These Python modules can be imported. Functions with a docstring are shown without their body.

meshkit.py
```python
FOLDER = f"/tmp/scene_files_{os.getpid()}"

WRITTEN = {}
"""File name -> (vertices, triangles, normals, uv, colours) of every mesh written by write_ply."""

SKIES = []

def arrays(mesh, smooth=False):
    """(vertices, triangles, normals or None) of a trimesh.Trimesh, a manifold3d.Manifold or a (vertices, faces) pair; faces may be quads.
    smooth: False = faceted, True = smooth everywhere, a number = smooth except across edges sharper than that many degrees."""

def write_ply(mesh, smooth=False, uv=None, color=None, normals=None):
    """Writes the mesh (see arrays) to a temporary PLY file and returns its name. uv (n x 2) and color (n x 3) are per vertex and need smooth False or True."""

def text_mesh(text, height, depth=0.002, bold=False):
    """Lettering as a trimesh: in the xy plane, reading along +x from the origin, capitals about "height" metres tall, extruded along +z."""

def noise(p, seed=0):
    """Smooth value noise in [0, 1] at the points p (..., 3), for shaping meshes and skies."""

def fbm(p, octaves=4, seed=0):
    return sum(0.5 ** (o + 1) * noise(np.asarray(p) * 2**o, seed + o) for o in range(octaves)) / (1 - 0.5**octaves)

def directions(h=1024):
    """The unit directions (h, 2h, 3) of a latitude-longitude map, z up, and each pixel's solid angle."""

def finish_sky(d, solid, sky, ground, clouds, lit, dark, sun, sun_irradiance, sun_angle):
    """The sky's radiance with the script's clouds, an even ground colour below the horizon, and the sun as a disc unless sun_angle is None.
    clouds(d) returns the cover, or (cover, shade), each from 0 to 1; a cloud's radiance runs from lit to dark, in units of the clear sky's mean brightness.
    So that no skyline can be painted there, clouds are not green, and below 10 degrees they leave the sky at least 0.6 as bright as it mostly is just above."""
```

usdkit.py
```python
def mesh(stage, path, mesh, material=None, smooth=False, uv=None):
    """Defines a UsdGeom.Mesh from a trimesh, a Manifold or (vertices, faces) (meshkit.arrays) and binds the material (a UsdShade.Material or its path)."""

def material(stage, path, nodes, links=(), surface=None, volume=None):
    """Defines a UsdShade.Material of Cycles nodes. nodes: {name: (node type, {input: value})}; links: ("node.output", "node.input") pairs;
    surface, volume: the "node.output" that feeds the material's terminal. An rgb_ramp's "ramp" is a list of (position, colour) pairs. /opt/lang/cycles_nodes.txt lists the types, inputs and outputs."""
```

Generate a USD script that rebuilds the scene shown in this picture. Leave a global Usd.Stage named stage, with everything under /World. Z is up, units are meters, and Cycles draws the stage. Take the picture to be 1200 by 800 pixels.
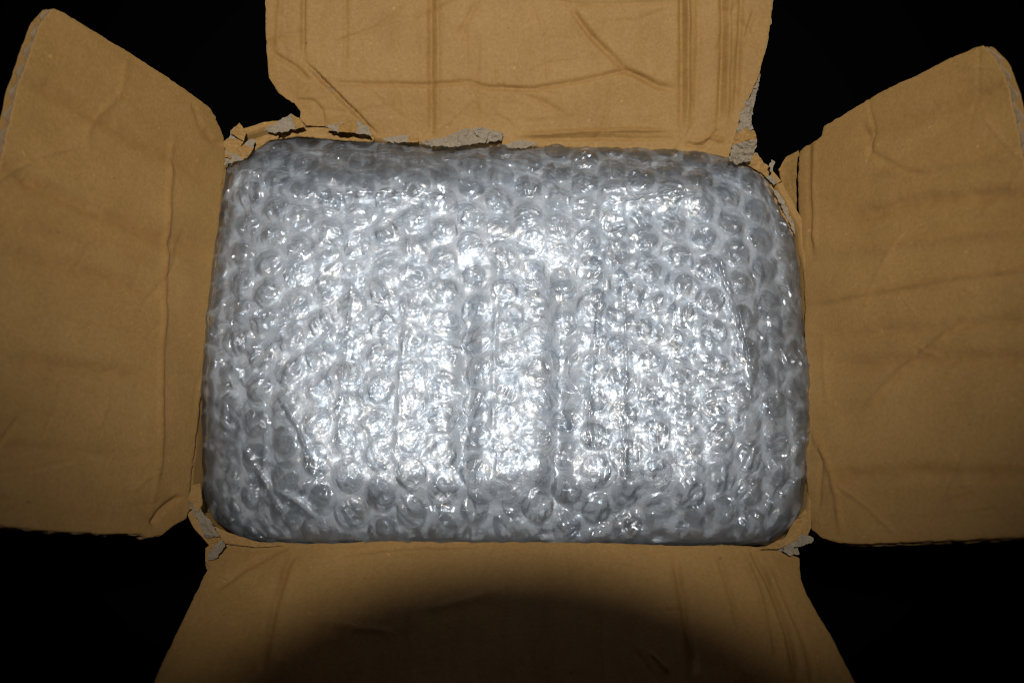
import math, random
import numpy as np
from scipy.spatial import Delaunay, cKDTree
import shapely
from shapely.geometry import Polygon, LineString
import usdkit
from meshkit import noise, fbm
from pxr import Usd, UsdGeom, UsdLux, UsdShade, Gf, Sdf

stage = Usd.Stage.CreateInMemory()
UsdGeom.SetStageUpAxis(stage, 'Z')
UsdGeom.Xform.Define(stage, '/World')
UsdGeom.Scope.Define(stage, '/World/Looks')
random.seed(11)
RNG = np.random.default_rng(11)

# ------------------------------------------------------------------ camera
HB = 0.120                       # height of the box rim above the ground
TILT, DIST, F = math.radians(16), 0.29, 960.0
VD = np.array([0, math.sin(TILT), -math.cos(TILT)])
UP = np.array([0, math.cos(TILT), math.sin(TILT)])
RT = np.array([1.0, 0, 0])
EYE = np.array([0, 0, HB]) - DIST * VD
cam = UsdGeom.Camera.Define(stage, '/World/camera')
m = Gf.Matrix4d(*RT, 0, *UP, 0, *(-VD), 0, *EYE, 1)
cam.AddTransformOp().Set(m)
cam.CreateHorizontalApertureAttr(22.2)
cam.CreateFocalLengthAttr(22.2 * F / 1200)
cam.CreateFStopAttr(7.1)
cam.CreateFocusDistanceAttr(0.283)
cam.CreateClippingRangeAttr((0.01, 50.0))
cam.CreateExposureAttr(0.0)

# ------------------------------------------------------------------ the camera's flash, the only light
FLASH_UP, FLASH_BACK = 0.0825, 0.118
fl = UsdLux.SphereLight.Define(stage, '/World/flash')
fl.AddTransformOp().Set(Gf.Matrix4d(*RT, 0, *UP, 0, *(-VD), 0, *(EYE + FLASH_UP * UP - FLASH_BACK * VD), 1))
fl.CreateRadiusAttr(0.0055)
fl.CreateNormalizeAttr(True)
fl.CreateIntensityAttr(3.1)
fl.CreateColorAttr(Gf.Vec3f(1.0, 0.99, 0.975))
beam = UsdLux.ShapingAPI.Apply(fl.GetPrim())
beam.CreateShapingConeAngleAttr(33.0)
beam.CreateShapingConeSoftnessAttr(1.0)

# ------------------------------------------------------------------ helpers
def numbered(path):
    if not stage.GetPrimAtPath(path):
        return path
    k = 1
    while stage.GetPrimAtPath(f'{path}_{k:03d}'):
        k += 1
    return f'{path}_{k:03d}'

def mark(p, **kw):
    for k, v in kw.items():
        p.SetCustomDataByKey(k, v)
    return p

def thing(name, label, category):
    x = UsdGeom.Xform.Define(stage, numbered('/World/' + name))
    return mark(x.GetPrim(), label=label, category=category)

def obj(name, mesh, mat, parent=None, smooth=True, pv=None, **kw):
    path = numbered((str(parent.GetPath()) if parent else '/World') + '/' + name)
    g = usdkit.mesh(stage, path, mesh, mat, smooth=smooth)
    if pv:
        for k, v in pv.items():
            UsdGeom.PrimvarsAPI(g).CreatePrimvar(k, Sdf.ValueTypeNames.FloatArray, 'vertex').Set([float(x) for x in v])
    return mark(g.GetPrim(), **kw)

def ray(p):
    p = np.asarray(p, float)
    v = VD + (p[..., :1] - 600) / F * RT - (p[..., 1:2] - 400) / F * UP
    return v / np.linalg.norm(v, axis=-1, keepdims=True)

def on_plane(p, p0, n):
    v = ray(p)
    return EYE + v * (((p0 - EYE) @ n) / (v @ n))[..., None]

RIM0, ZN = np.array([0, 0, HB]), np.array([0, 0, 1.0])
def rim_pt(p, dz=0.0):
    return on_plane(np.asarray(p, float), RIM0 + dz * ZN, ZN)

def resample(pts, step):
    pts = np.asarray(pts, float)
    d = np.r_[0, np.cumsum(np.linalg.norm(np.diff(pts, axis=0), axis=1))]
    n = max(2, int(d[-1] / step) + 1)
    s = np.linspace(0, d[-1], n)
    return np.stack([np.interp(s, d, pts[:, k]) for k in range(2)], 1)

def n2(p, s, seed=0, o=4):
    q = np.column_stack([np.asarray(p) / s, np.full(len(p), 3.7 + seed)])
    return fbm(q, o, seed) - 0.5

def tri_patch(poly, step, rough=0.0, seed=0):
    """Points and triangles that fill a closed outline; its edge is frayed by ROUGH."""
    e = resample(list(poly) + [poly[0]], step * 0.8)[:-1]
    if rough:
        e = e + rough * 2 * np.column_stack([n2(e, step * 2.2, seed, 3), n2(e, step * 2.2, seed + 5, 3)])
    shp = Polygon(e)
    if not shp.is_valid:
        shp = shp.buffer(0)
        if shp.geom_type != 'Polygon':
            shp = max(shp.geoms, key=lambda g: g.area)
        e = np.array(shp.exterior.coords)[:-1]
    x0, y0, x1, y1 = shp.bounds
    xs, ys = np.arange(x0, x1, step), np.arange(y0, y1, step * 0.866)
    X, Y = np.meshgrid(xs, ys)
    X = X + (np.arange(len(ys)) % 2)[:, None] * step / 2
    g = np.column_stack([X.ravel(), Y.ravel()])
    inner = shp.buffer(-step * 0.45)
    g = g[shapely.contains_xy(inner, g[:, 0], g[:, 1])]
    p = np.vstack([e, g])
    t = Delaunay(p).simplices
    c = p[t].mean(1)
    t = t[shapely.contains_xy(shp, c[:, 0], c[:, 1])]
    a = p[t]
    area = np.cross(a[:, 1] - a[:, 0], a[:, 2] - a[:, 0])
    t = t[np.abs(area) > 1e-9]
    area = area[np.abs(area) > 1e-9]
    t[area > 0] = t[area > 0][:, [0, 2, 1]]          # image y runs down: this winding faces the viewer
    return p, t

def solid(front, back, t):
    """Front and back sheets joined along their common edge into one closed mesh."""
    e = np.sort(np.vstack([t[:, [0, 1]], t[:, [1, 2]], t[:, [2, 0]]]), 1)
    d = np.vstack([t[:, [0, 1]], t[:, [1, 2]], t[:, [2, 0]]])
    _, idx, cnt = np.unique(e, axis=0, return_index=True, return_counts=True)
    b = d[idx[cnt == 1]]
    n = len(front)
    side = np.vstack([np.column_stack([b[:, 0], b[:, 0] + n, b[:, 1] + n]), np.column_stack([b[:, 0], b[:, 1] + n, b[:, 1]])])
    return np.vstack([front, back]), np.vstack([t, t[:, ::-1] + n, side])

def creases(p, lines, wear=None):
    """lines: (points, width, height, fold): a ridge (height>0) or valley in mm, fold = a bend in mm."""
    out = np.zeros(len(p))
    pts = shapely.points(p)
    for pl, w, h, fold in lines:
        pl = resample(pl, 6)
        pl = pl + 1.6 * np.column_stack([n2(pl, 14, int(pl[0, 0]), 3), n2(pl, 14, int(pl[0, 1]) + 9, 3)])
        d = shapely.distance(pts, LineString(pl))
        near = d < max(5 * w, 45)
        if not near.any():
            continue
        ls = LineString(pl)
        tt = shapely.line_locate_point(ls, pts[near], normalized=True)
        if wear is not None:
            wear[near] += min(1, abs(h) + abs(fold)) * np.exp(-(d[near] / (0.9 * w)) ** 2) * np.clip(np.minimum(tt, 1 - tt) / 0.14, 0.0, 1)
        amp = (1 + 1.3 * n2(p[near], 25, int(pl[0, 0]) % 97, 3)) * np.clip(np.minimum(tt, 1 - tt) / 0.14, 0.0, 1)
        out[near] += amp * (h * np.exp(-(d[near] / (0.72 * w)) ** 2) + fold * np.clip(1 - d[near] / 38, 0, 1))
    return out

# ------------------------------------------------------------------ materials
def mat(name, nodes, links, surface):
    return usdkit.material(stage, '/World/Looks/' + name, nodes, links, surface=surface)

def kraft(name, dark, mid, light, rough=0.7, scale=1.0, bump=0.35):
    return mat(name, {
        'co': ('geometry', {}),
        'n1': ('noise_texture', {'scale': 45.0 * scale, 'detail': 6.0, 'roughness': 0.62}),
        'n2': ('noise_texture', {'scale': 900.0, 'detail': 4.0, 'roughness': 0.7}),
        'n3': ('noise_texture', {'scale': 420.0, 'detail': 2.0, 'roughness': 0.5}),
        'n4': ('noise_texture', {'scale': 560.0, 'detail': 1.0, 'roughness': 0.5, 'distortion': 0.6}),
        'm3': ('mapping', {'location': (1.3, 2.1, 0.4)}),
        'add': ('math', {'math_type': 'multiply_add', 'value2': 0.6}),
        'half': ('math', {'math_type': 'multiply', 'value2': 0.4}),
        'r': ('rgb_ramp', {'ramp': [(0.28, dark), (0.5, mid), (0.72, light)]}),
        'sp': ('rgb_ramp', {'ramp': [(0.745, (0, 0, 0)), (0.79, (1, 1, 1))]}),
        'sl': ('rgb_ramp', {'ramp': [(0.73, (0, 0, 0)), (0.80, (1, 1, 1))]}),
        'bwd': ('rgb_to_bw', {}), 'bwl': ('rgb_to_bw', {}),
        'fd': ('math', {'math_type': 'multiply', 'value2': 0.55}),
        'fl': ('math', {'math_type': 'multiply', 'value2': 0.40}),
        'wa': ('attribute', {'attribute': 'wear'}),
        'wf': ('math', {'math_type': 'multiply', 'value2': 0.5}),
        'cw': ('mix_color', {'b': (mid[0] * 0.80, mid[1] * 0.66, mid[2] * 0.52)}),
        'c1': ('mix_color', {'b': tuple(x * 0.25 for x in dark)}),
        'c2': ('mix_color', {'b': tuple(min(1, x * 1.5) for x in light)}),
        'b': ('bump', {'strength': bump, 'distance': 0.0006}),
        'p': ('principled_bsdf', {'roughness': rough, 'specular_ior_level': 0.25, 'diffuse_roughness': 0.3}),
    }, [('co.position', 'n1.vector'), ('co.position', 'n2.vector'), ('co.position', 'n3.vector'), ('co.position', 'm3.vector'), ('m3.vector', 'n4.vector'),
        ('n1.fac', 'half.value1'), ('n2.fac', 'add.value1'), ('half.value', 'add.value3'), ('add.value', 'r.fac'),
        ('n3.fac', 'sp.fac'), ('n4.fac', 'sl.fac'), ('sp.color', 'bwd.color'), ('sl.color', 'bwl.color'), ('bwd.val', 'fd.value1'), ('bwl.val', 'fl.value1'),
        ('wa.fac', 'wf.value1'), ('r.color', 'cw.a'), ('wf.value', 'cw.fac'), ('cw.result', 'c1.a'), ('fd.value', 'c1.fac'), ('c1.result', 'c2.a'), ('fl.value', 'c2.fac'),
        ('c2.result', 'p.base_color'), ('n2.fac', 'b.height'), ('b.normal', 'p.normal')], 'p.BSDF')

M_KRAFT = kraft('kraft_paper', (0.190, 0.102, 0.029), (0.245, 0.136, 0.040), (0.30, 0.174, 0.058))
M_CORE = kraft('corrugated_medium', (0.13, 0.088, 0.045), (0.20, 0.136, 0.075), (0.25, 0.18, 0.11), 0.85)
M_TORN = kraft('torn_grey_paper', (0.165, 0.126, 0.080), (0.21, 0.168, 0.114), (0.265, 0.219, 0.155), 0.95, 2.0, 0.3)
M_BLACK = mat('black_cloth', {'p': ('principled_bsdf', {'base_color': (0.0012, 0.0012, 0.0013), 'roughness': 0.95, 'specular_ior_level': 0.02})}, [], 'p.BSDF')
M_LENS = mat('black_plastic', {'p': ('principled_bsdf', {'base_color': (0.006, 0.006, 0.006), 'roughness': 0.6, 'specular_ior_level': 0.2})}, [], 'p.BSDF')

def film(name, haze, gloss, rough1, rough2, bump, tint=(0.84, 0.88, 0.92), web=False, bscale=500.0):
    nodes = {
        'co': ('geometry', {}),
        'oi': ('object_info', {}),
        'n': ('noise_texture', {'scale': bscale, 'detail': 4.0, 'roughness': 0.55, 'distortion': 1.2}),
        'hz': ('noise_texture', {'scale': 130.0, 'detail': 3.0, 'roughness': 0.6}),
        'hm': ('map_range', {'from_min': 0.3, 'from_max': 0.7, 'to_min': haze * 0.55, 'to_max': haze * 1.45, 'clamp': True}),
        'b': ('bump', {'strength': bump, 'distance': 0.0006}),
        't': ('transparent_bsdf', {'color': (0.985, 0.99, 0.995)}),
        'd': ('diffuse_bsdf', {'color': tint}),
        'tr': ('translucent_bsdf', {'color': tint}),
        'dt': ('mix_closure', {'fac': 0.45}),
        'mh': ('mix_closure', {}),
        'tn': ('noise_texture', {'scale': 210.0, 'detail': 1.0, 'roughness': 0.5, 'distortion': 1.0}),
        'tc': ('rgb_ramp', {'ramp': [(0.30, (0.72, 0.86, 1.0)), (0.46, (0.88, 0.94, 1.0)), (0.58, (0.97, 0.98, 1.0)), (0.68, (1.0, 0.90, 0.78)), (0.76, (0.88, 0.95, 0.90))]}),
        'g1': ('glossy_bsdf', {'roughness': rough1}),
        'g2': ('glossy_bsdf', {'roughness': rough2}),
        'gm': ('mix_closure', {'fac': 0.52}),
        'fr': ('fresnel', {'IOR': 1.45}),
        'fm': ('math', {'math_type': 'multiply_add', 'value2': 0.8, 'value3': gloss}),
        'out': ('mix_closure', {}),
    }
    links = [('co.position', 'tn.vector'), ('tn.fac', 'tc.fac'), ('tc.color', 'g1.color'), ('tc.color', 'g2.color'), ('co.position', 'n.vector'), ('co.position', 'hz.vector'), ('n.fac', 'b.height'), ('hz.fac', 'hm.value'),
              ('b.normal', 'g2.normal'), ('b.normal', 'fr.normal'),
             ('d.BSDF', 'dt.closure1'), ('tr.BSDF', 'dt.closure2'), ('t.BSDF', 'mh.closure1'), ('dt.closure', 'mh.closure2'),
             ('g1.BSDF', 'gm.closure1'), ('g2.BSDF', 'gm.closure2'), ('fr.fac', 'fm.value1'), ('fm.value', 'out.fac'),
             ('mh.closure', 'out.closure1'), ('gm.closure', 'out.closure2')]
    if web:
        nodes['at'] = ('attribute', {'attribute': 'web'})
        nodes['wm'] = ('math', {'math_type': 'multiply'})
        links += [('at.fac', 'wm.value1'), ('hm.result', 'wm.value2'), ('wm.value', 'mh.fac')]
    else:
        links += [('hm.result', 'mh.fac')]
    return mat(name, nodes, links, 'out.closure')

M_FILM = film('bubble_film', 0.165, 0.05, 0.035, 0.34, 0.30, web=True)
M_BUBBLE = film('bubble_skin', 0.05, 0.085, 0.03, 0.31, 0.25, bscale=800.0)
M_FILM_IN = film('inner_film', 0.20, 0.17, 0.05, 0.38, 0.40, web=True)
M_BUBBLE_IN = film('inner_bubble_skin', 0.06, 0.08, 0.07, 0.36, 0.35, bscale=700.0)
M_BUNDLE = mat('hazy_plastic_layers', {
    'co': ('geometry', {}),
    'n': ('noise_texture', {'scale': 85.0, 'detail': 5.0, 'roughness': 0.6, 'distortion': 0.8}),
    'r': ('rgb_ramp', {'ramp': [(0.3, (0.25, 0.26, 0.27)), (0.55, (0.46, 0.475, 0.49)), (0.75, (0.68, 0.69, 0.70))]}),
    'n2': ('noise_texture', {'scale': 380.0, 'detail': 3.0, 'roughness': 0.55, 'distortion': 1.5}),
    'b': ('bump', {'strength': 0.6, 'distance': 0.0012}),
    'p': ('principled_bsdf', {'roughness': 0.38, 'specular_ior_level': 0.6})},
    [('co.position', 'n.vector'), ('n.fac', 'r.fac'), ('r.color', 'p.base_color'), ('co.position', 'n2.vector'), ('n2.fac', 'b.height'), ('b.normal', 'p.normal')], 'p.BSDF')

# ------------------------------------------------------------------ the setting: a black surface
g = 3.0
mark(obj('ground', (np.array([[-g, -g, 0], [g, -g, 0], [g, g, 0], [-g, g, 0]]), np.array([[0, 1, 2], [0, 2, 3]])), M_BLACK, smooth=False), kind='structure', label='plain black surface under the cardboard box')

# the lens that the flash shines over; its round shadow falls on the near flap
def lens():
    a = np.linspace(0, 2 * np.pi, 96, endpoint=False)
    prof = [(0.0225, 0.0), (0.0355, 0.0), (0.0364, 0.0015), (0.0364, 0.030), (0.0345, 0.032), (0.0345, 0.070), (0.0366, 0.072), (0.0366, 0.095), (0.0200, 0.095), (0.0200, 0.004)]
    v = np.array([EYE - (0.002 + z) * VD + r * (np.cos(a)[:, None] * RT + np.sin(a)[:, None] * UP) for r, z in prof]).reshape(-1, 3)
    n, k = len(a), len(prof)
    f = []
    for j in range(k):
        for i in range(n):
            q = (j * n + i, j * n + (i + 1) % n, ((j + 1) % k) * n + (i + 1) % n, ((j + 1) % k) * n + i)
            f += [(q[0], q[1], q[2]), (q[0], q[2], q[3])]
    return v, np.array(f)
LB = thing('camera_lens', 'round black camera lens held over the box, throwing the curved shadow on the near flap', 'lens')
obj('barrel', lens(), M_LENS, LB, smooth=35)

# ------------------------------------------------------------------ cardboard box
BOX = thing('cardboard_box', 'worn brown cardboard box with four opened flaps torn at the corners', 'box')

def grown(poly, by):
    return list(np.array(Polygon(poly).buffer(by).exterior.coords)[:-1])

def stray_lines(poly, n, seed):
    rg, shp, out = np.random.default_rng(seed), Polygon(poly), []
    x0, y0, x1, y1 = shp.bounds
    while len(out) < n:
        c = rg.uniform([x0, y0], [x1, y1])
        if shapely.contains_xy(shp, *c):
            t, ln = rg.uniform(0, np.pi), rg.uniform(15, 70)
            d = np.array([math.cos(t), math.sin(t)]) * ln
            k = np.array([-d[1], d[0]]) * rg.uniform(-0.2, 0.2)
            out.append(([c - d, c + k, c + d], rg.uniform(2.2, 4.0), rg.choice([-1, -1, 1]) * rg.uniform(0.10, 0.38), 0.0))
    return out

def flap(name, poly, hinge, outward, elev, lines, seed, flute=7.0, label=None, rough=1.0, strays=34):
    a, b = rim_pt(np.array([hinge[0]]))[0], rim_pt(np.array([hinge[1]]))[0]
    e = math.radians(elev)
    t = np.array([outward[0] * math.cos(e), outward[1] * math.cos(e), math.sin(e)])
    n = np.cross(b - a, t)
    n /= np.linalg.norm(n)
    if n @ (EYE - a) < 0:
        n = -n
    h = (b - a) / np.linalg.norm(b - a)
    p, tr = tri_patch(poly, 2.5, rough, seed)
    base = on_plane(p, a, n)
    along = (base - a) @ h * 1000                       # mm along the hinge
    out = (base - a) @ np.cross(n, h) * 1000
    if out.mean() < 0:
        out = -out
    mm = np.column_stack([along, out])
    strip = 0.5 + n2(np.column_stack([along, out * 0.12]), 16, seed + 3, 3) * 2.0
    d = 2.2 * n2(mm, 60, seed, 3) + 0.55 * n2(mm, 14, seed + 1, 4) + 0.16 * n2(mm, 3.0, seed + 6, 3)
    d += 1.5 * n2(np.column_stack([along, out * 0.08]), 9, seed + 2, 4)           # flutes telegraphing through
    d += 0.10 * np.clip(strip * 1.4, 0.12, 1) * np.sin(2 * np.pi * along / flute)
    wear = np.zeros(len(p))
    d += (1.9 if elev < 60 else 1.15) * creases(p, lines + stray_lines(poly, strays, seed), wear)
    front = base + (d / 1000)[:, None] * n
    wear = np.clip(wear, 0, 1) * np.clip(0.6 + 2.2 * n2(p, 6, seed + 8, 3), 0, 1)
    f = obj(name, solid(front, front - 0.0004 * n, tr), M_KRAFT, BOX, smooth=True, pv={'wear': np.r_[wear, wear]}, **({'label': label} if label else {}))
    p2, t2 = tri_patch(grown(poly, 0.8), 4.0, rough * 2.2, seed + 1)
    b2 = on_plane(p2, a, n)
    al2 = (b2 - a) @ h * 1000
    d2 = np.interp(0, [0], [0]) + d[cKDTree(p).query(p2)[1]]
    mid = b2 + ((d2 - 1.55 + 0.95 * np.sin(2 * np.pi * al2 / flute)) / 1000)[:, None] * n
    obj('corrugated_core', solid(mid, mid - 0.0003 * n, t2), M_CORE, f, smooth=50)
    p3, t3 = tri_patch(grown(poly, 1.8), 5.0, rough * 1.5, seed + 2)
    b3 = on_plane(p3, a, n)
    d3 = d[cKDTree(p).query(p3)[1]]
    bk = b3 + ((d3 - 2.95) / 1000)[:, None] * n
    obj('outer_liner', solid(bk, bk - 0.0004 * n, t3), M_KRAFT, f, smooth=50)
    return f, n, a

LEFT = [(266, 182), (263, 160), (258, 148), (248, 128), (228, 112), (200, 93), (172, 75), (145, 58), (120, 43), (95, 28), (75, 16), (61, 10),
        (47, 28), (33, 66), (20, 108), (10, 150), (0, 195), (-30, 320), (-62, 440), (-96, 540), (-125, 606),
        (-60, 612), (0, 616), (60, 622), (120, 625), (165, 625), (172, 630), (190, 626), (205, 615), (219, 607), (223, 595), (221, 582),
        (226, 540), (232, 490), (239, 430), (246, 370), (253, 310), (259, 250)]
L_LINES = [([(204, 150), (200, 195), (196, 260), (191, 330), (187, 420), (186, 540), (178, 606)], 4, 0.75, 0.5),
           ([(25, 88), (80, 118), (130, 145), (180, 175), (252, 214)], 13, -1.3, 0),
           ([(0, 196), (60, 225), (110, 248), (200, 285), (250, 300)], 13, -1.3, -0.2), ([(0, 290), (80, 315), (190, 345)], 12, -0.8, 0), ([(0, 250), (90, 275), (190, 310)], 14, 0.6, 0), ([(5, 420), (90, 432), (180, 440)], 12, -0.7, 0),
           ([(0, 520), (100, 530), (180, 536)], 9, -0.4, 0),
           ([(150, 60), (140, 110), (105, 150), (100, 180)], 6, 0.25, 0),
           ([(216, 580), (200, 590), (188, 600), (178, 618)], 4, -1.0, -0.8),
           ([(225, 118), (240, 160), (258, 172)], 4, -0.5, 0.3), ([(240, 150), (250, 165), (262, 170)], 2.5, -0.7, 0)]
flap('flap', LEFT, ((265, 180), (222, 605)), (-1, 0), 72, L_LINES, 21, label='left flap, standing up, with a pressed crease near its hinge', rough=1.6, strays=20)

RIGHT = [(938, 178), (944, 171), (957, 166), (962, 160), (966, 148), (1000, 127), (1040, 104), (1080, 87), (1110, 71), (1140, 58), (1154, 54),
         (1168, 70), (1178, 90), (1186, 118), (1192, 150), (1200, 192), (1216, 270), (1240, 390), (1268, 500), (1290, 628),
         (1200, 629), (1150, 631), (1080, 634), (1020, 637), (985, 636), (965, 630), (950, 620), (947, 590), (946, 540), (945, 470), (943, 400), (941, 330), (938, 270), (936, 215)]
R_LINES = [([(942, 357), (1000, 346), (1100, 328), (1200, 315), (1240, 310)], 4, 0.55, 0.7), ([(955, 362), (1040, 345), (1100, 336)], 5, -0.35, 0),
           ([(1008, 486), (1030, 460), (1060, 430), (1100, 400), (1140, 365)], 6, 0.7, 0), ([(1075, 420), (1110, 395)], 5, 0.3, 0),
           ([(951, 500), (972, 540), (983, 580), (986, 625)], 5, 0.6, 0.5), ([(960, 510), (965, 545), (958, 600)], 3, -0.6, 0),
           ([(948, 150), (950, 240), (951, 310)], 4, -0.45, 0), ([(957, 150), (955, 215), (956, 300)], 3.5, 0.5, 0.3),
           ([(1010, 140), (1022, 180), (1060, 200), (1095, 206)], 5, -0.4, 0), ([(1020, 205), (1100, 195), (1200, 180)], 8, 0.4, 0),
           ([(970, 260), (1080, 235), (1210, 225)], 12, -1.0, 0), ([(960, 430), (1080, 420), (1220, 420)], 13, -0.8, 0), ([(990, 170), (1080, 135), (1180, 100)], 12, -0.9, 0), ([(960, 560), (1080, 553), (1220, 556)], 12, -0.8, 0), ([(960, 300), (1080, 280), (1210, 265)], 10, 0.6, 0), ([(960, 395), (1080, 385), (1220, 372)], 10, -0.6, 0)]
flap('flap', RIGHT, ((938, 200), (948, 632)), (1, 0), 72, R_LINES, 43, label='right flap, standing up, with a crease across it', rough=1.5, strays=20)

TOP = [(311, -70), (311, 0), (312, 55), (316, 92), (328, 110), (345, 122), (352, 131), (352, 140), (358, 147), (385, 149), (410, 150), (432, 157), (447, 163), (500, 169), (560, 172), (600, 169),
       (640, 171), (700, 174), (760, 177), (800, 180), (830, 186), (856, 186), (864, 165), (867, 145), (872, 128), (880, 110), (890, 86), (897, 60), (903, 25), (905, 0), (907, -70)]
T_LINES = [([(356, -75), (355, 40), (355, 72)], 3, -1.0, 0.2), ([(355, 70), (380, 95), (410, 125), (443, 160)], 2.6, -1.8, 1.0),
           ([(405, -75), (405, 40), (404, 95)], 4, -0.5, 0.3), ([(505, -75), (505, 80), (506, 168)], 4.5, -1.0, 0.4), ([(513, -75), (514, 100), (513, 160)], 3.5, 0.5, 0),
           ([(545, 30), (547, 90)], 5, -0.3, 0), ([(370, 94), (400, 98), (505, 100), (550, 96), (572, 103), (620, 105), (680, 95), (730, 84), (790, 100)], 3.5, -0.75, 0.5),
           ([(665, 5), (690, 40), (730, 80), (770, 101), (798, 106)], 5, -1.1, 0.6), ([(600, 106), (640, 122), (672, 142)], 5, -0.4, 0.2),
           ([(805, -75), (806, 60), (806, 150)], 3.5, 1.4, 0), ([(798, -75), (799, 60), (799, 165)], 4, -1.1, 0), ([(818, -75), (818, 60), (816, 150)], 5, -0.5, 0),
           ([(846, -75), (847, 70), (842, 160)], 4, -1.2, 0.2), ([(856, -75), (853, 80), (852, 150)], 3, 0.8, 0), ([(872, -75), (866, 60), (862, 140)], 4, -1.0, 0.2), ([(885, 10), (870, 55)], 3, -0.7, 0.3),
           ([(600, 159), (680, 154), (740, 152), (795, 152)], 3, 0.9, 0.2), ([(610, 164), (700, 162), (800, 163)], 2.5, -0.8, 0),
           ([(346, 118), (368, 118), (378, 130), (380, 146)], 2.5, -0.9, 0.5), ([(318, 62), (345, 78), (366, 96)], 4, -0.9, 0.8), ([(800, 168), (825, 172), (845, 150)], 3, -0.9, 0.3), ([(810, 170), (830, 160), (850, 165)], 3, 0.9, 0),
           ([(560, 40), (556, 110), (560, 165)], 7, -0.35, 0), ([(620, -10), (618, 90)], 8, 0.3, 0), ([(455, -10), (457, 140)], 8, -0.3, 0), ([(640, 0), (680, 6), (800, 3)], 4, -0.4, 0.2), ([(330, -10), (325, 60)], 5, 0.6, 0)]
flap('flap', TOP, ((320, 165), (880, 185)), (0, 1), 32, T_LINES, 65, label='creased far flap with ragged grey tears along its hinge', rough=1.4)

BOT = [(241, 642), (252, 634), (268, 631), (300, 636), (330, 637), (400, 636), (500, 636), (600, 635), (700, 636), (800, 638), (850, 638), (888, 640), (915, 645), (937, 652),
       (938, 678), (945, 696), (957, 718), (975, 746), (990, 775), (1004, 802), (1025, 850), (1040, 885), (600, 892), (130, 885), (160, 838), (178, 802), (190, 775), (205, 745), (219, 716), (232, 690), (240, 672), (246, 664), (240, 656)]
B_LINES = [([(350, 640), (336, 665), (322, 710), (305, 790)], 6, -1.0, 0.3), ([(250, 692), (285, 668), (320, 650), (345, 640)], 5, -0.7, 0.4),
           ([(885, 650), (900, 680), (922, 740), (935, 800)], 4, -1.0, 0.3), ([(900, 655), (920, 700), (945, 760), (955, 810)], 4, -0.6, 0.2), ([(870, 650), (890, 700), (905, 770)], 4, 0.6, 0),
           ([(790, 640), (800, 700), (815, 790)], 6, -0.7, 0), ([(840, 645), (855, 690), (868, 740)], 4, -0.6, 0), ([(490, 716), (550, 702), (600, 684)], 7, 0.16, 0), ([(360, 725), (420, 735), (462, 740)], 6, 0.14, 0.0),
           ([(400, 650), (480, 642), (560, 640)], 4, -0.5, 0.3), ([(880, 642), (892, 668), (905, 690)], 3, -0.8, 0.2), ([(640, 650), (642, 740), (644, 820)], 9, -0.3, 0), ([(700, 650), (705, 740), (712, 820)], 9, -0.3, 0)]
flap('flap', BOT, ((245, 640), (940, 640)), (0, -1), 42, B_LINES, 87, label='near flap, half in the round shadow of the lens', strays=9)

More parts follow.
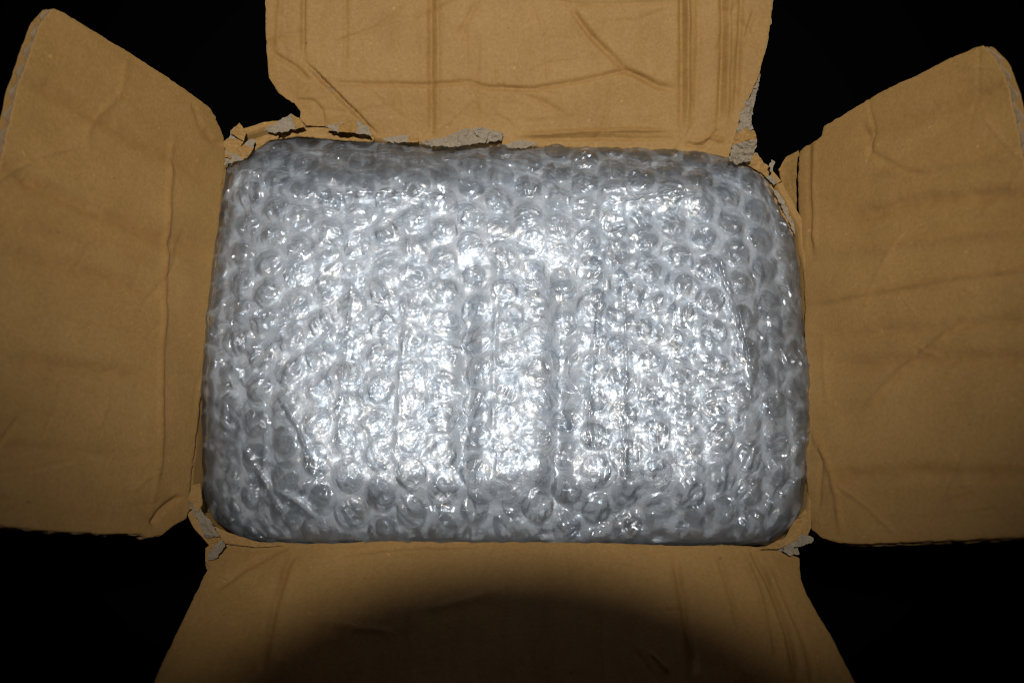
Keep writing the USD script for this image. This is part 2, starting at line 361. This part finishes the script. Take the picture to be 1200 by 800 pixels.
# walls: inner face follows the rim, four parts that meet at the corners
RIM = {'left': [(266, 176), (261, 215), (256, 260), (249, 330), (241, 400), (233, 460), (228, 520), (223, 575), (226, 596)],
       'near': [(226, 596), (235, 612), (250, 630), (272, 640), (330, 641), (600, 640), (850, 642), (898, 641), (920, 633)],
       'right': [(920, 633), (938, 622), (946, 600), (949, 560), (950, 500), (947, 400), (943, 320), (934, 268), (921, 240), (908, 218)],
       'far': [(908, 218), (893, 200), (870, 190), (830, 184), (760, 178), (700, 175), (600, 172), (520, 170), (450, 166), (400, 156), (350, 149), (310, 152), (288, 160), (272, 170), (266, 176)]}
whole = np.vstack([v[:-1] for v in RIM.values()])
cen = rim_pt(whole).mean(0)
for k, (side, pts) in enumerate(RIM.items()):
    q = resample(pts, 3.0)
    w = rim_pt(q)
    dirs = np.gradient(w, axis=0)
    nrm = np.column_stack([dirs[:, 1], -dirs[:, 0], np.zeros(len(w))])
    nrm /= np.linalg.norm(nrm, axis=1, keepdims=True)
    if ((w - cen) * nrm).sum() < 0:
        nrm = -nrm
    lift = {'left': 0.0, 'near': -0.0005, 'right': 0.0008, 'far': 0.0010}[side] + 0.0014 * n2(q, 18, k, 4)
    zs = np.r_[0, 0.0008, 0.002, 0.004, np.linspace(0.007, HB - 0.001, 12)]
    layers = []
    for off in (0.0, 0.0030):
        for z in (zs if off == 0 else zs[::-1]):
            wav = 0.0012 * n2(np.column_stack([np.arange(len(q)) * 3.0, np.full(len(q), z * 3000)]), 20, k + 3, 3)
            o = off + (0.0005 if z == 0 and off == 0 else -0.0004 if z == 0 else 0)
            v = w + nrm * (o + wav[:, None] * (z < 0.03))
            v[:, 2] = np.maximum(HB + lift * math.exp(-z / 0.01) - z, 0.0008)
            layers.append(v)
    V = np.vstack(layers)
    n, kk = len(q), len(layers)
    f = []
    for j in range(kk):
        jn = (j + 1) % kk
        for i in range(n - 1):
            f += [(j * n + i, jn * n + i, jn * n + i + 1), (j * n + i, jn * n + i + 1, j * n + i + 1)]
    obj('wall', (V, np.array(f)), M_KRAFT, BOX, smooth=40)

def plate(poly_w, z0, z1):
    p = np.array(poly_w)
    t = Delaunay(p[:, :2]).simplices
    c = p[t].mean(1)
    t = t[shapely.contains_xy(Polygon(p[:, :2]), c[:, 0], c[:, 1])]
    a, b = p.copy(), p.copy()
    a[:, 2], b[:, 2] = z1, z0
    return solid(a, b, t)
obj('bottom_panel', plate(rim_pt(whole), 0.0012, 0.0040), M_KRAFT, BOX, smooth=False)

# torn paper at the corners and along the far hinge
def frayed(poly, seed, big=2.4, small=1.1):
    e = resample(list(poly) + [poly[0]], 0.7)[:-1]
    e = e + big * 2 * np.column_stack([n2(e, 5.5, seed, 3), n2(e, 5.5, seed + 3, 3)]) + small * 2 * np.column_stack([n2(e, 1.5, seed + 5, 2), n2(e, 1.5, seed + 8, 2)])
    q = Polygon(e).buffer(0)
    q = max(q.geoms, key=lambda g: g.area) if q.geom_type == 'MultiPolygon' else q
    return list(q.exterior.coords)[:-1]

def shred(poly, z, seed, tilt=(0.0, 0.0), crumple=1.0, mat_=None, thick=0.00035, parent=None):
    fr = mat_ is None
    p, t = tri_patch(frayed(poly, seed, 3.0, 1.3) if fr else poly, 1.0, 0.0 if fr else 0.9, seed)
    c = p.mean(0)
    w = rim_pt(p, z)
    r = 1 - np.abs(n2(p, 7, seed, 3)) * 4
    r2 = 1 - np.abs(n2(p * [1.0, 2.4], 6, seed + 7, 3)) * 4
    r3 = 1 - np.abs(n2(p * [2.0, 0.8], 4, seed + 9, 2)) * 4
    hgt = crumple * (5.0 * n2(p, 18, seed + 1, 3) + (1.0 * r + 0.35 * r2 + 0.15 * r3 if fr else 0.9 * r + 0.5 * r2)) + (p[:, 0] - c[0]) * tilt[0] + (p[:, 1] - c[1]) * tilt[1]
    w = w - ray(p) * (hgt / 1000)[:, None]
    return obj('torn_paper', solid(w, w - [0, 0, thick], t), mat_ or M_TORN, parent or BOX, smooth=30)

SHREDS = [([(262, 196), (264, 168), (271, 152), (281, 143), (289, 154), (286, 166), (275, 181)], 0.004, (0, 0.0), 1.0, None),
          ([(264, 197), (274, 179), (288, 166), (299, 161), (298, 173), (290, 185), (275, 190)], 0.006, (0.05, 0), 0.8, None),
          ([(307, 153), (312, 148), (322, 145), (331, 137), (341, 133), (351, 138), (359, 148), (345, 152), (322, 156)], 0.005, (0, 0.05), 1.4, None),
          ([(380, 148), (402, 143), (420, 139), (432, 150), (437, 159), (415, 156), (390, 154)], 0.006, (0, 0), 1.3, None),
          ([(443, 163), (470, 158), (492, 161), (490, 167), (462, 168)], 0.004, (0, 0), 0.8, None),
          ([(490, 166), (520, 161), (543, 151), (563, 149), (591, 157), (588, 164), (560, 168), (530, 173), (502, 171)], 0.006, (0, 0), 1.4, None),
          ([(590, 169), (608, 164), (634, 167), (620, 173), (597, 174)], 0.005, (0, 0), 0.6, None),
          ([(882, 96), (893, 84), (889, 105), (883, 125), (882, 145), (887, 158), (887, 172), (880, 188), (866, 193), (853, 187), (858, 168), (866, 142), (873, 118)], 0.009, (0, -0.08), 1.6, None),
          ([(868, 188), (885, 178), (893, 186), (900, 200), (912, 214), (908, 218), (893, 203), (880, 196)], 0.004, (0, 0), 1.2, None),
          ([(901, 193), (905, 186), (909, 190), (906, 200), (902, 203)], 0.006, (0, 0), 0.7, None),
          ([(219, 586), (232, 592), (247, 610), (258, 628), (263, 643), (252, 652), (245, 640), (232, 612)], 0.003, (0, 0), 1.2, None),
          ([(243, 646), (260, 631), (266, 640), (258, 650), (244, 658)], 0.004, (0, 0), 1.0, None),
          ([(903, 641), (925, 629), (946, 625), (955, 630), (951, 637), (932, 641), (916, 647)], 0.003, (0, 0), 1.2, None),
          ([(915, 643), (935, 641), (938, 650), (925, 650)], 0.002, (0, 0), 0.8, None),
          ([(906, 224), (912, 222), (924, 246), (933, 268), (931, 276), (922, 256)], 0.003, (0, 0), 0.9, None)]
for k, (poly, z, tilt, cr, mm_) in enumerate(SHREDS):
    shp, rg = Polygon(poly), np.random.default_rng(900 + k)
    c, ax = np.array(shp.centroid.coords[0]), np.array(poly, float)
    dv = np.linalg.svd(ax - ax.mean(0))[2][0]
    ext = np.abs((ax - c) @ dv).max()
    n = max(1, int(ext / 8))
    for i in range(n):                                 # a tear is several overlapping peels of paper
        m0 = c + dv * ext * ((2 * i + 1) / n - 1)
        w, h = ext / n * rg.uniform(1.0, 1.5), 40
        sk = rg.uniform(-0.5, 0.5, 2) * h
        q = np.array([[-w + sk[0], -h], [w + sk[1], -h], [w - sk[1], h], [-w - sk[0], h]])
        cell = Polygon(m0 + q @ np.array([dv, [-dv[1], dv[0]]])).convex_hull
        pc = shp.buffer(-0.6).intersection(cell)
        if pc.geom_type == 'Polygon' and pc.area > 12:
            mm_ = [None, None, None, M_KRAFT][int(rg.integers(4))] if n > 2 else mm_
            shred(list(pc.exterior.coords)[:-1], z + rg.uniform(-0.0015, 0.002), 200 + 31 * k + i, (tilt[0] + rg.uniform(-.16, .16), tilt[1] + rg.uniform(-.2, .2)), cr, mm_)
# curled strips of brown liner along the rim
for k, (poly, z, cr) in enumerate([([(270, 192), (284, 176), (300, 162), (330, 152), (370, 149), (410, 154), (440, 160), (436, 166), (400, 164), (350, 159), (315, 164), (295, 178), (275, 200)], 0.001, 0.7),
                                   ([(880, 196), (892, 200), (906, 220), (920, 244), (932, 270), (929, 276), (914, 246), (900, 222)], 0.002, 0.6),
                                   ([(855, 186), (872, 176), (884, 190), (880, 197), (866, 195)], 0.003, 1.0),
                                   ([(913, 198), (921, 184), (936, 176), (941, 200), (942, 272), (932, 266), (921, 236)], -0.007, 0.8),
                                   ([(918, 634), (930, 612), (944, 596), (949, 612), (946, 626), (930, 630)], 0.002, 1.0),
                                   ([(892, 643), (910, 634), (928, 626), (940, 622), (934, 632), (912, 643)], 0.004, 0.7),
                                   ([(220, 584), (226, 568), (234, 566), (237, 590), (232, 600)], 0.003, 0.7),
                                   ([(250, 616), (268, 624), (300, 634), (330, 639), (300, 641), (262, 636)], 0.002, 0.5)]):
    shred(poly, z, 300 + 3 * k, (-0.45, 0) if z == -0.007 else (0, 0), cr, M_KRAFT, 0.0007)

# ------------------------------------------------------------------ bubble wrap
WRAP = thing('bubble_wrap', 'clear crinkled bubble wrap packed up to the brim of the cardboard box', 'bubble wrap')
OUT = [(288, 168), (325, 157), (400, 160), (480, 168), (600, 171), (700, 173), (800, 177), (855, 187), (892, 204), (916, 236), (933, 276), (939, 330), (944, 395), (953, 425), (957, 452), (951, 485), (949, 520), (947, 588), (934, 616), (908, 634),
       (850, 637), (600, 638), (400, 638), (330, 639), (278, 631), (242, 607), (228, 580), (229, 540), (236, 450), (246, 350), (255, 280), (265, 212), (273, 182)]
OUTW = rim_pt(OUT)[:, :2] * 1000
POLY = Polygon(OUTW)
def wpx(p, dz=0.006):
    return rim_pt(np.asarray(p, float), dz)[:, :2] * 1000

def plane_by(px, slope_dir, slope):
    """A facet that falls away outward beyond the image line through px."""
    a, b = wpx(px)
    t = (b - a) / np.linalg.norm(b - a)
    n = np.array([t[1], -t[0]])
    if n @ slope_dir < 0:
        n = -n
    return a, n, slope
FACETS = [plane_by([(300, 236), (880, 226)], np.array([0, 1.0]), 0.34),
          plane_by([(860, 200), (886, 500)], np.array([1.0, 0]), 0.40),
          plane_by([(350, 562), (800, 556)], np.array([0, -1.0]), 0.55),
          plane_by([(800, 566), (900, 470)], np.array([1.0, -1.0]), 0.38),
          plane_by([(300, 430), (390, 580)], np.array([-1.0, -1.0]), 0.40),
          plane_by([(330, 200), (310, 560)], np.array([-1.0, 0]), 0.26),
          plane_by([(780, 190), (900, 300)], np.array([1.0, 1.0]), 0.25)]
GROOVES = [([(728, 222), (770, 218), (816, 224)], 7.0, 2.4), ([(612, 268), (646, 272)], 5.0, 1.0), ([(380, 212), (440, 208), (505, 214)], 6.0, 1.6), ([(660, 330), (657, 420), (655, 520), (650, 575)], 4.2, -3.0), ([(552, 320), (546, 400), (549, 470), (543, 545)], 4.0, -2.4), ([(600, 200), (606, 280), (650, 330)], 3.6, -0.8), ([(706, 320), (694, 420), (688, 520)], 0.8, 0.9), ([(415, 340), (405, 430), (398, 520)], 1.0, 0.8),
           ([(728, 330), (731, 430), (730, 560)], 0.8, 0.7), ([(836, 310), (858, 370), (876, 440)], 1.2, 1.4), ([(330, 465), (352, 500), (365, 540)], 1.0, 1.2), ([(285, 525), (310, 565), (325, 595)], 0.9, 1.0), ([(380, 235), (480, 232), (520, 236)], 1.0, 0.8),
           ([(725, 240), (770, 236), (808, 236)], 1.0, 1.2), ([(320, 570), (350, 588), (362, 600)], 1.2, 1.4), ([(585, 290), (580, 400), (577, 500)], 0.9, 0.6), ([(478, 350), (470, 450), (465, 540)], 0.9, 0.6)]
GW = [(LineString(wpx(g)), w, h) for g, w, h in GROOVES]

def creased(xy, scale, seed, folds=5, even=0.25):
    """Sharp-edged facets of creased film, in mm for a mean slope near 0.3."""
    rg = np.random.default_rng(seed)
    w = xy + scale * 0.9 * np.column_stack([n2(xy, scale * 2.6, seed % 61, 2), n2(xy, scale * 2.6, seed % 53 + 7, 2)]) * 2
    h = np.zeros(len(xy))
    for k in range(folds):
        t, per = rg.uniform(0, np.pi), scale * rg.uniform(0.8, 2.2)
        u = (w @ [math.cos(t), math.sin(t)]) / per + rg.uniform(0, 1)
        tri = np.abs((u % 1.0) - 0.5) - 0.25
        am = np.clip(even + 2.6 * n2(xy + 31 * k, scale * 3.0, seed % 47 + k, 2), 0, 1.2)
        h += rg.uniform(0.12, 0.34) * per * tri * am
    return h

def height(xy, seed=0, crumple=1.0):
    """Height above the rim in mm of the wrap's outer sheet at xy (mm)."""
    z = np.full(len(xy), 9.5)
    for a, n, s in FACETS:
        f = 9.5 - s * ((xy - a) @ n)
        k = 2.2
        hh = np.clip(0.5 + 0.5 * (f - z) / k, 0, 1)
        z = f * (1 - hh) + z * hh - k * hh * (1 - hh)
    pts = shapely.points(xy)
    d = shapely.distance(pts, POLY.exterior)
    d = np.where(shapely.contains(POLY, pts), d, -d)
    z = z - 1.6 * np.exp(-np.clip(d, 0, 60) / 1.6) + np.minimum(d, 0) * 6
    z += crumple * (3.2 * n2(xy, 34, seed, 3) + 1.3 * n2(xy, 9, seed + 1, 3))
    z += 1.5 * crumple * np.exp(-np.clip(d, 0, 60) / 9.0) * creased(xy, 4.5, seed + 17, 5, 0.5)
    mid = np.clip(d / 30 - 0.3, 0, 1)
    z += crumple * 0.42 * mid * (1 - np.abs(n2(np.column_stack([xy[:, 0], xy[:, 1] * 0.13]), 7.5, seed + 12, 3)) * 4)      # upright folds
    for ln, w, h in GW:
        z += h * crumple * np.exp(-(shapely.distance(pts, ln) / w) ** 2)
    return z

def hexgrid(px, py, ang, jit, off, seed):
    c, s = math.cos(ang), math.sin(ang)
    out = []
    for i in range(-18, 19):
        for j in range(-18, 19):
            x, y = i * px + off[0], (j + 0.5 * (i % 2)) * py + off[1]
            out.append((c * x - s * y, s * x + c * y))
    q = np.array(out) + POLY.centroid.coords[0]
    w = np.column_stack([n2(q, 45, seed, 2), n2(q, 45, seed + 4, 2)])
    return q + jit * w * 2

def sheet_mesh(step, hfun, seed, centres, rad, poly):
    p, t = tri_patch(frayed(np.array(poly.exterior.coords)[:-1], seed, 0.9, 0.35), step, 0.0, seed)
    t = t[:, ::-1]
    dist, _ = cKDTree(centres).query(p)
    web = np.clip((dist - rad * 0.90) / (rad * 0.16), 0, 1)
    r1 = 1 - np.abs(n2(p, 5.5, seed + 2, 3)) * 4
    z = hfun(p) + 0.6 * creased(p, 2.8, seed + 5, 6, 0.30) + 0.25 * r1 + 0.20 * (1 - np.abs(n2(np.column_stack([p[:, 0], p[:, 1] * 0.45]), 2.4, seed + 3, 3)) * 4) - 0.35 * web
    v = np.column_stack([p, z]) / 1000 + RIM0
    return (v, t), 0.30 + 0.70 * web

def bubble_mesh(c, R, H, hfun, seed, rings=18, segs=60, crush=1.0):
    rg = np.random.default_rng(seed)
    rs = np.sin(np.linspace(0, 1, rings + 1)[1:] * np.pi / 2) ** 0.9
    a = np.linspace(0, 2 * np.pi, segs, endpoint=False)
    rr = np.r_[0, np.repeat(rs, segs)]
    aa = np.r_[0, np.tile(a, rings)]
    u = np.column_stack([rr * np.cos(aa), rr * np.sin(aa)])
    R = R * rg.uniform(0.93, 1.05)
    loc = c + u * R * (1 + 0.05 * np.column_stack([np.sin(2 * aa + rg.uniform(0, 6)), np.cos(2 * aa + rg.uniform(0, 6))]))
    prof = np.clip(1 - rr ** 2.2, 0, 1)
    th = rg.uniform(0, np.pi)
    x, y = u @ [math.cos(th), math.sin(th)], u @ [-math.sin(th), math.cos(th)]
    st = rg.uniform(0.15, 0.8)
    w1 = 1 - np.abs(n2(np.column_stack([x, y * st]) + rg.uniform(0, 50, 2), 0.50, seed % 89, 2)) * 5
    w2 = n2(u + rg.uniform(0, 50, 2), 0.60, seed % 83, 3)
    w3 = creased(u * R + rg.uniform(0, 300, 2), rg.uniform(1.7, 3.2), seed, 5, 0.4)
    k = crush * rg.uniform(0.3, 1.3)
    dent = rg.uniform(0, 0.8) * k * np.exp(-(((u - rg.uniform(-0.4, 0.4, 2)) ** 2).sum(1)) / 0.28)
    tl = rg.normal(0, 0.16, 2)
    if rg.uniform() < 0.2:                              # a popped, slack bubble
        H, k = H * 0.35, k * 1.2
    zz = H * rg.uniform(0.7, 1.15) * prof * (1 + u @ tl) + (0.30 * k * w1 + 1.0 * k * w2 + (1.3 + 0.7 * math.exp(-POLY.exterior.distance(shapely.Point(*c)) / 14)) * w3 - dent) * np.clip(1.05 - rr ** 6, 0, 1)
    e = 0.6
    cc = c[None]
    z0 = hfun(cc)[0]
    gx = (hfun(cc + [[e * 4, 0]])[0] - hfun(cc - [[e * 4, 0]])[0]) / (8 * e)
    gy = (hfun(cc + [[0, e * 4]])[0] - hfun(cc - [[0, e * 4]])[0]) / (8 * e)
    gx, gy = np.clip([gx, gy], -1.3, 1.3)
    n = np.array([-gx, -gy, 1.0])
    n /= np.linalg.norm(n)
    b = np.column_stack([loc, z0 + (loc - c) @ [gx, gy] + 0.15])
    v = (b + zz[:, None] * n) / 1000 + RIM0
    f = [(0, 1 + i, 1 + (i + 1) % segs) for i in range(segs)]
    for j in range(rings - 1):
        o, q = 1 + j * segs, 1 + (j + 1) * segs
        for i in range(segs):
            i2 = (i + 1) % segs
            f += [(o + i, q + i, q + i2), (o + i, q + i2, o + i2)]
    return v, np.array(f)

R_B = 5.0
h_out = lambda q: height(q, 7, 1.0)
h_in = lambda q: height(q, 31, 1.1) - 3.5
inside = lambda q, b: q[shapely.contains_xy(POLY.buffer(b), q[:, 0], q[:, 1])]
CO = inside(hexgrid(10.35, 11.6, 0.015, 3.4, (0.6, 1.0), 5), -2.2)
CI = inside(hexgrid(10.35, 11.6, 0.16, 2.5, (4.6, 3.0), 9), -4.0)
for name, step, hf, seed, cs, mt, buf in (('film', 0.55, h_out, 71, hexgrid(10.35, 11.6, 0.015, 3.4, (0.6, 1.0), 5), M_FILM, 0.6), ('inner_film', 1.0, h_in, 91, hexgrid(10.35, 11.6, 0.16, 2.5, (4.6, 3.0), 9), M_FILM_IN, -0.8)):
    msh, web = sheet_mesh(step, hf, seed, cs, R_B, POLY.buffer(buf))
    obj(name, msh, mt, WRAP, smooth=True, pv={'web': web})
for k, c in enumerate(CO[:300]):
    obj('bubble', bubble_mesh(c, R_B, 1.3, h_out, 1000 + k), M_BUBBLE, WRAP, smooth=True)
VI, FI, n0 = [], [], 0
for k, c in enumerate(CI):
    v, f = bubble_mesh(c, R_B, 1.3, h_in, 5000 + k, 8, 24, 1.2)
    VI.append(v); FI.append(f + n0); n0 += len(v)
obj('inner_bubbles', (np.vstack(VI), np.vstack(FI)), M_BUBBLE_IN, WRAP, smooth=True, kind='stuff')
# the rolled-up layers below, too hazy to see through
p, t = tri_patch(list(np.array(POLY.buffer(-1.6).exterior.coords)[:-1]), 1.6, 0, 3)
z = height(p, 55, 1.2) - 8.5 + 1.2 * (1 - np.abs(n2(p, 8, 57, 4)) * 4)
top = np.column_stack([p, z]) / 1000 + RIM0
bot = top.copy()
bot[:, 2] = 0.006
obj('rolled_layers', solid(top, bot, t[:, ::-1]), M_BUNDLE, WRAP, smooth=60)

# looser clear sheets folded over the corners
M_LOOSE = film('loose_film', 0.08, 0.03, 0.06, 0.25, 0.25, bscale=420.0)
for k, (poly, lift) in enumerate([([(236, 470), (262, 462), (300, 478), (340, 500), (372, 540), (400, 590), (420, 632), (340, 634), (284, 624), (248, 600), (234, 572)], 2.4),
                                  ([(690, 300), (760, 232), (820, 226), (866, 268), (884, 350), (890, 440), (868, 492), (806, 540), (720, 560), (684, 520), (696, 420)], 2.2),
                                  ([(884, 214), (915, 238), (933, 280), (939, 340), (945, 400), (958, 440), (950, 500), (946, 560), (920, 560), (896, 520), (900, 420), (892, 320), (870, 240)], 1.6),
                                  ([(820, 590), (880, 560), (944, 556), (946, 590), (932, 616), (905, 633), (860, 638), (760, 639), (640, 638), (700, 612)], 1.8),
                                  ([(229, 560), (237, 450), (246, 350), (256, 270), (274, 220), (290, 260), (276, 360), (268, 460), (262, 540), (244, 580)], 1.6),
                                  ([(420, 639), (440, 606), (520, 590), (600, 600), (660, 639)], 1.8),
                                  ([(300, 170), (420, 170), (540, 178), (640, 180), (620, 215), (500, 236), (380, 240), (300, 236), (272, 214)], 2.0)]):
    p, t = tri_patch(wpx(poly), 0.7, 0.8, 400 + k)
    r = lambda sx, sy, sc, sd: 1 - np.abs(n2(np.column_stack([p[:, 0] * sx, p[:, 1] * sy]), sc, sd + 10 * k, 3)) * 4
    z = h_out(p) + lift + 0.9 * r(1.0, 0.22, 5.0, 401) + 0.3 * r(0.5, 1.0, 2.6, 402) + 1.2 * creased(p, 3.2, 700 + k, 6, 0.3)
    ed = shapely.distance(shapely.points(p), Polygon(wpx(poly)).exterior)
    z -= (lift - 0.6) * np.exp(-ed / 2.5)
    obj('loose_film', (np.column_stack([p, z]) / 1000 + RIM0, t[:, ::-1]), M_LOOSE, WRAP, smooth=True)
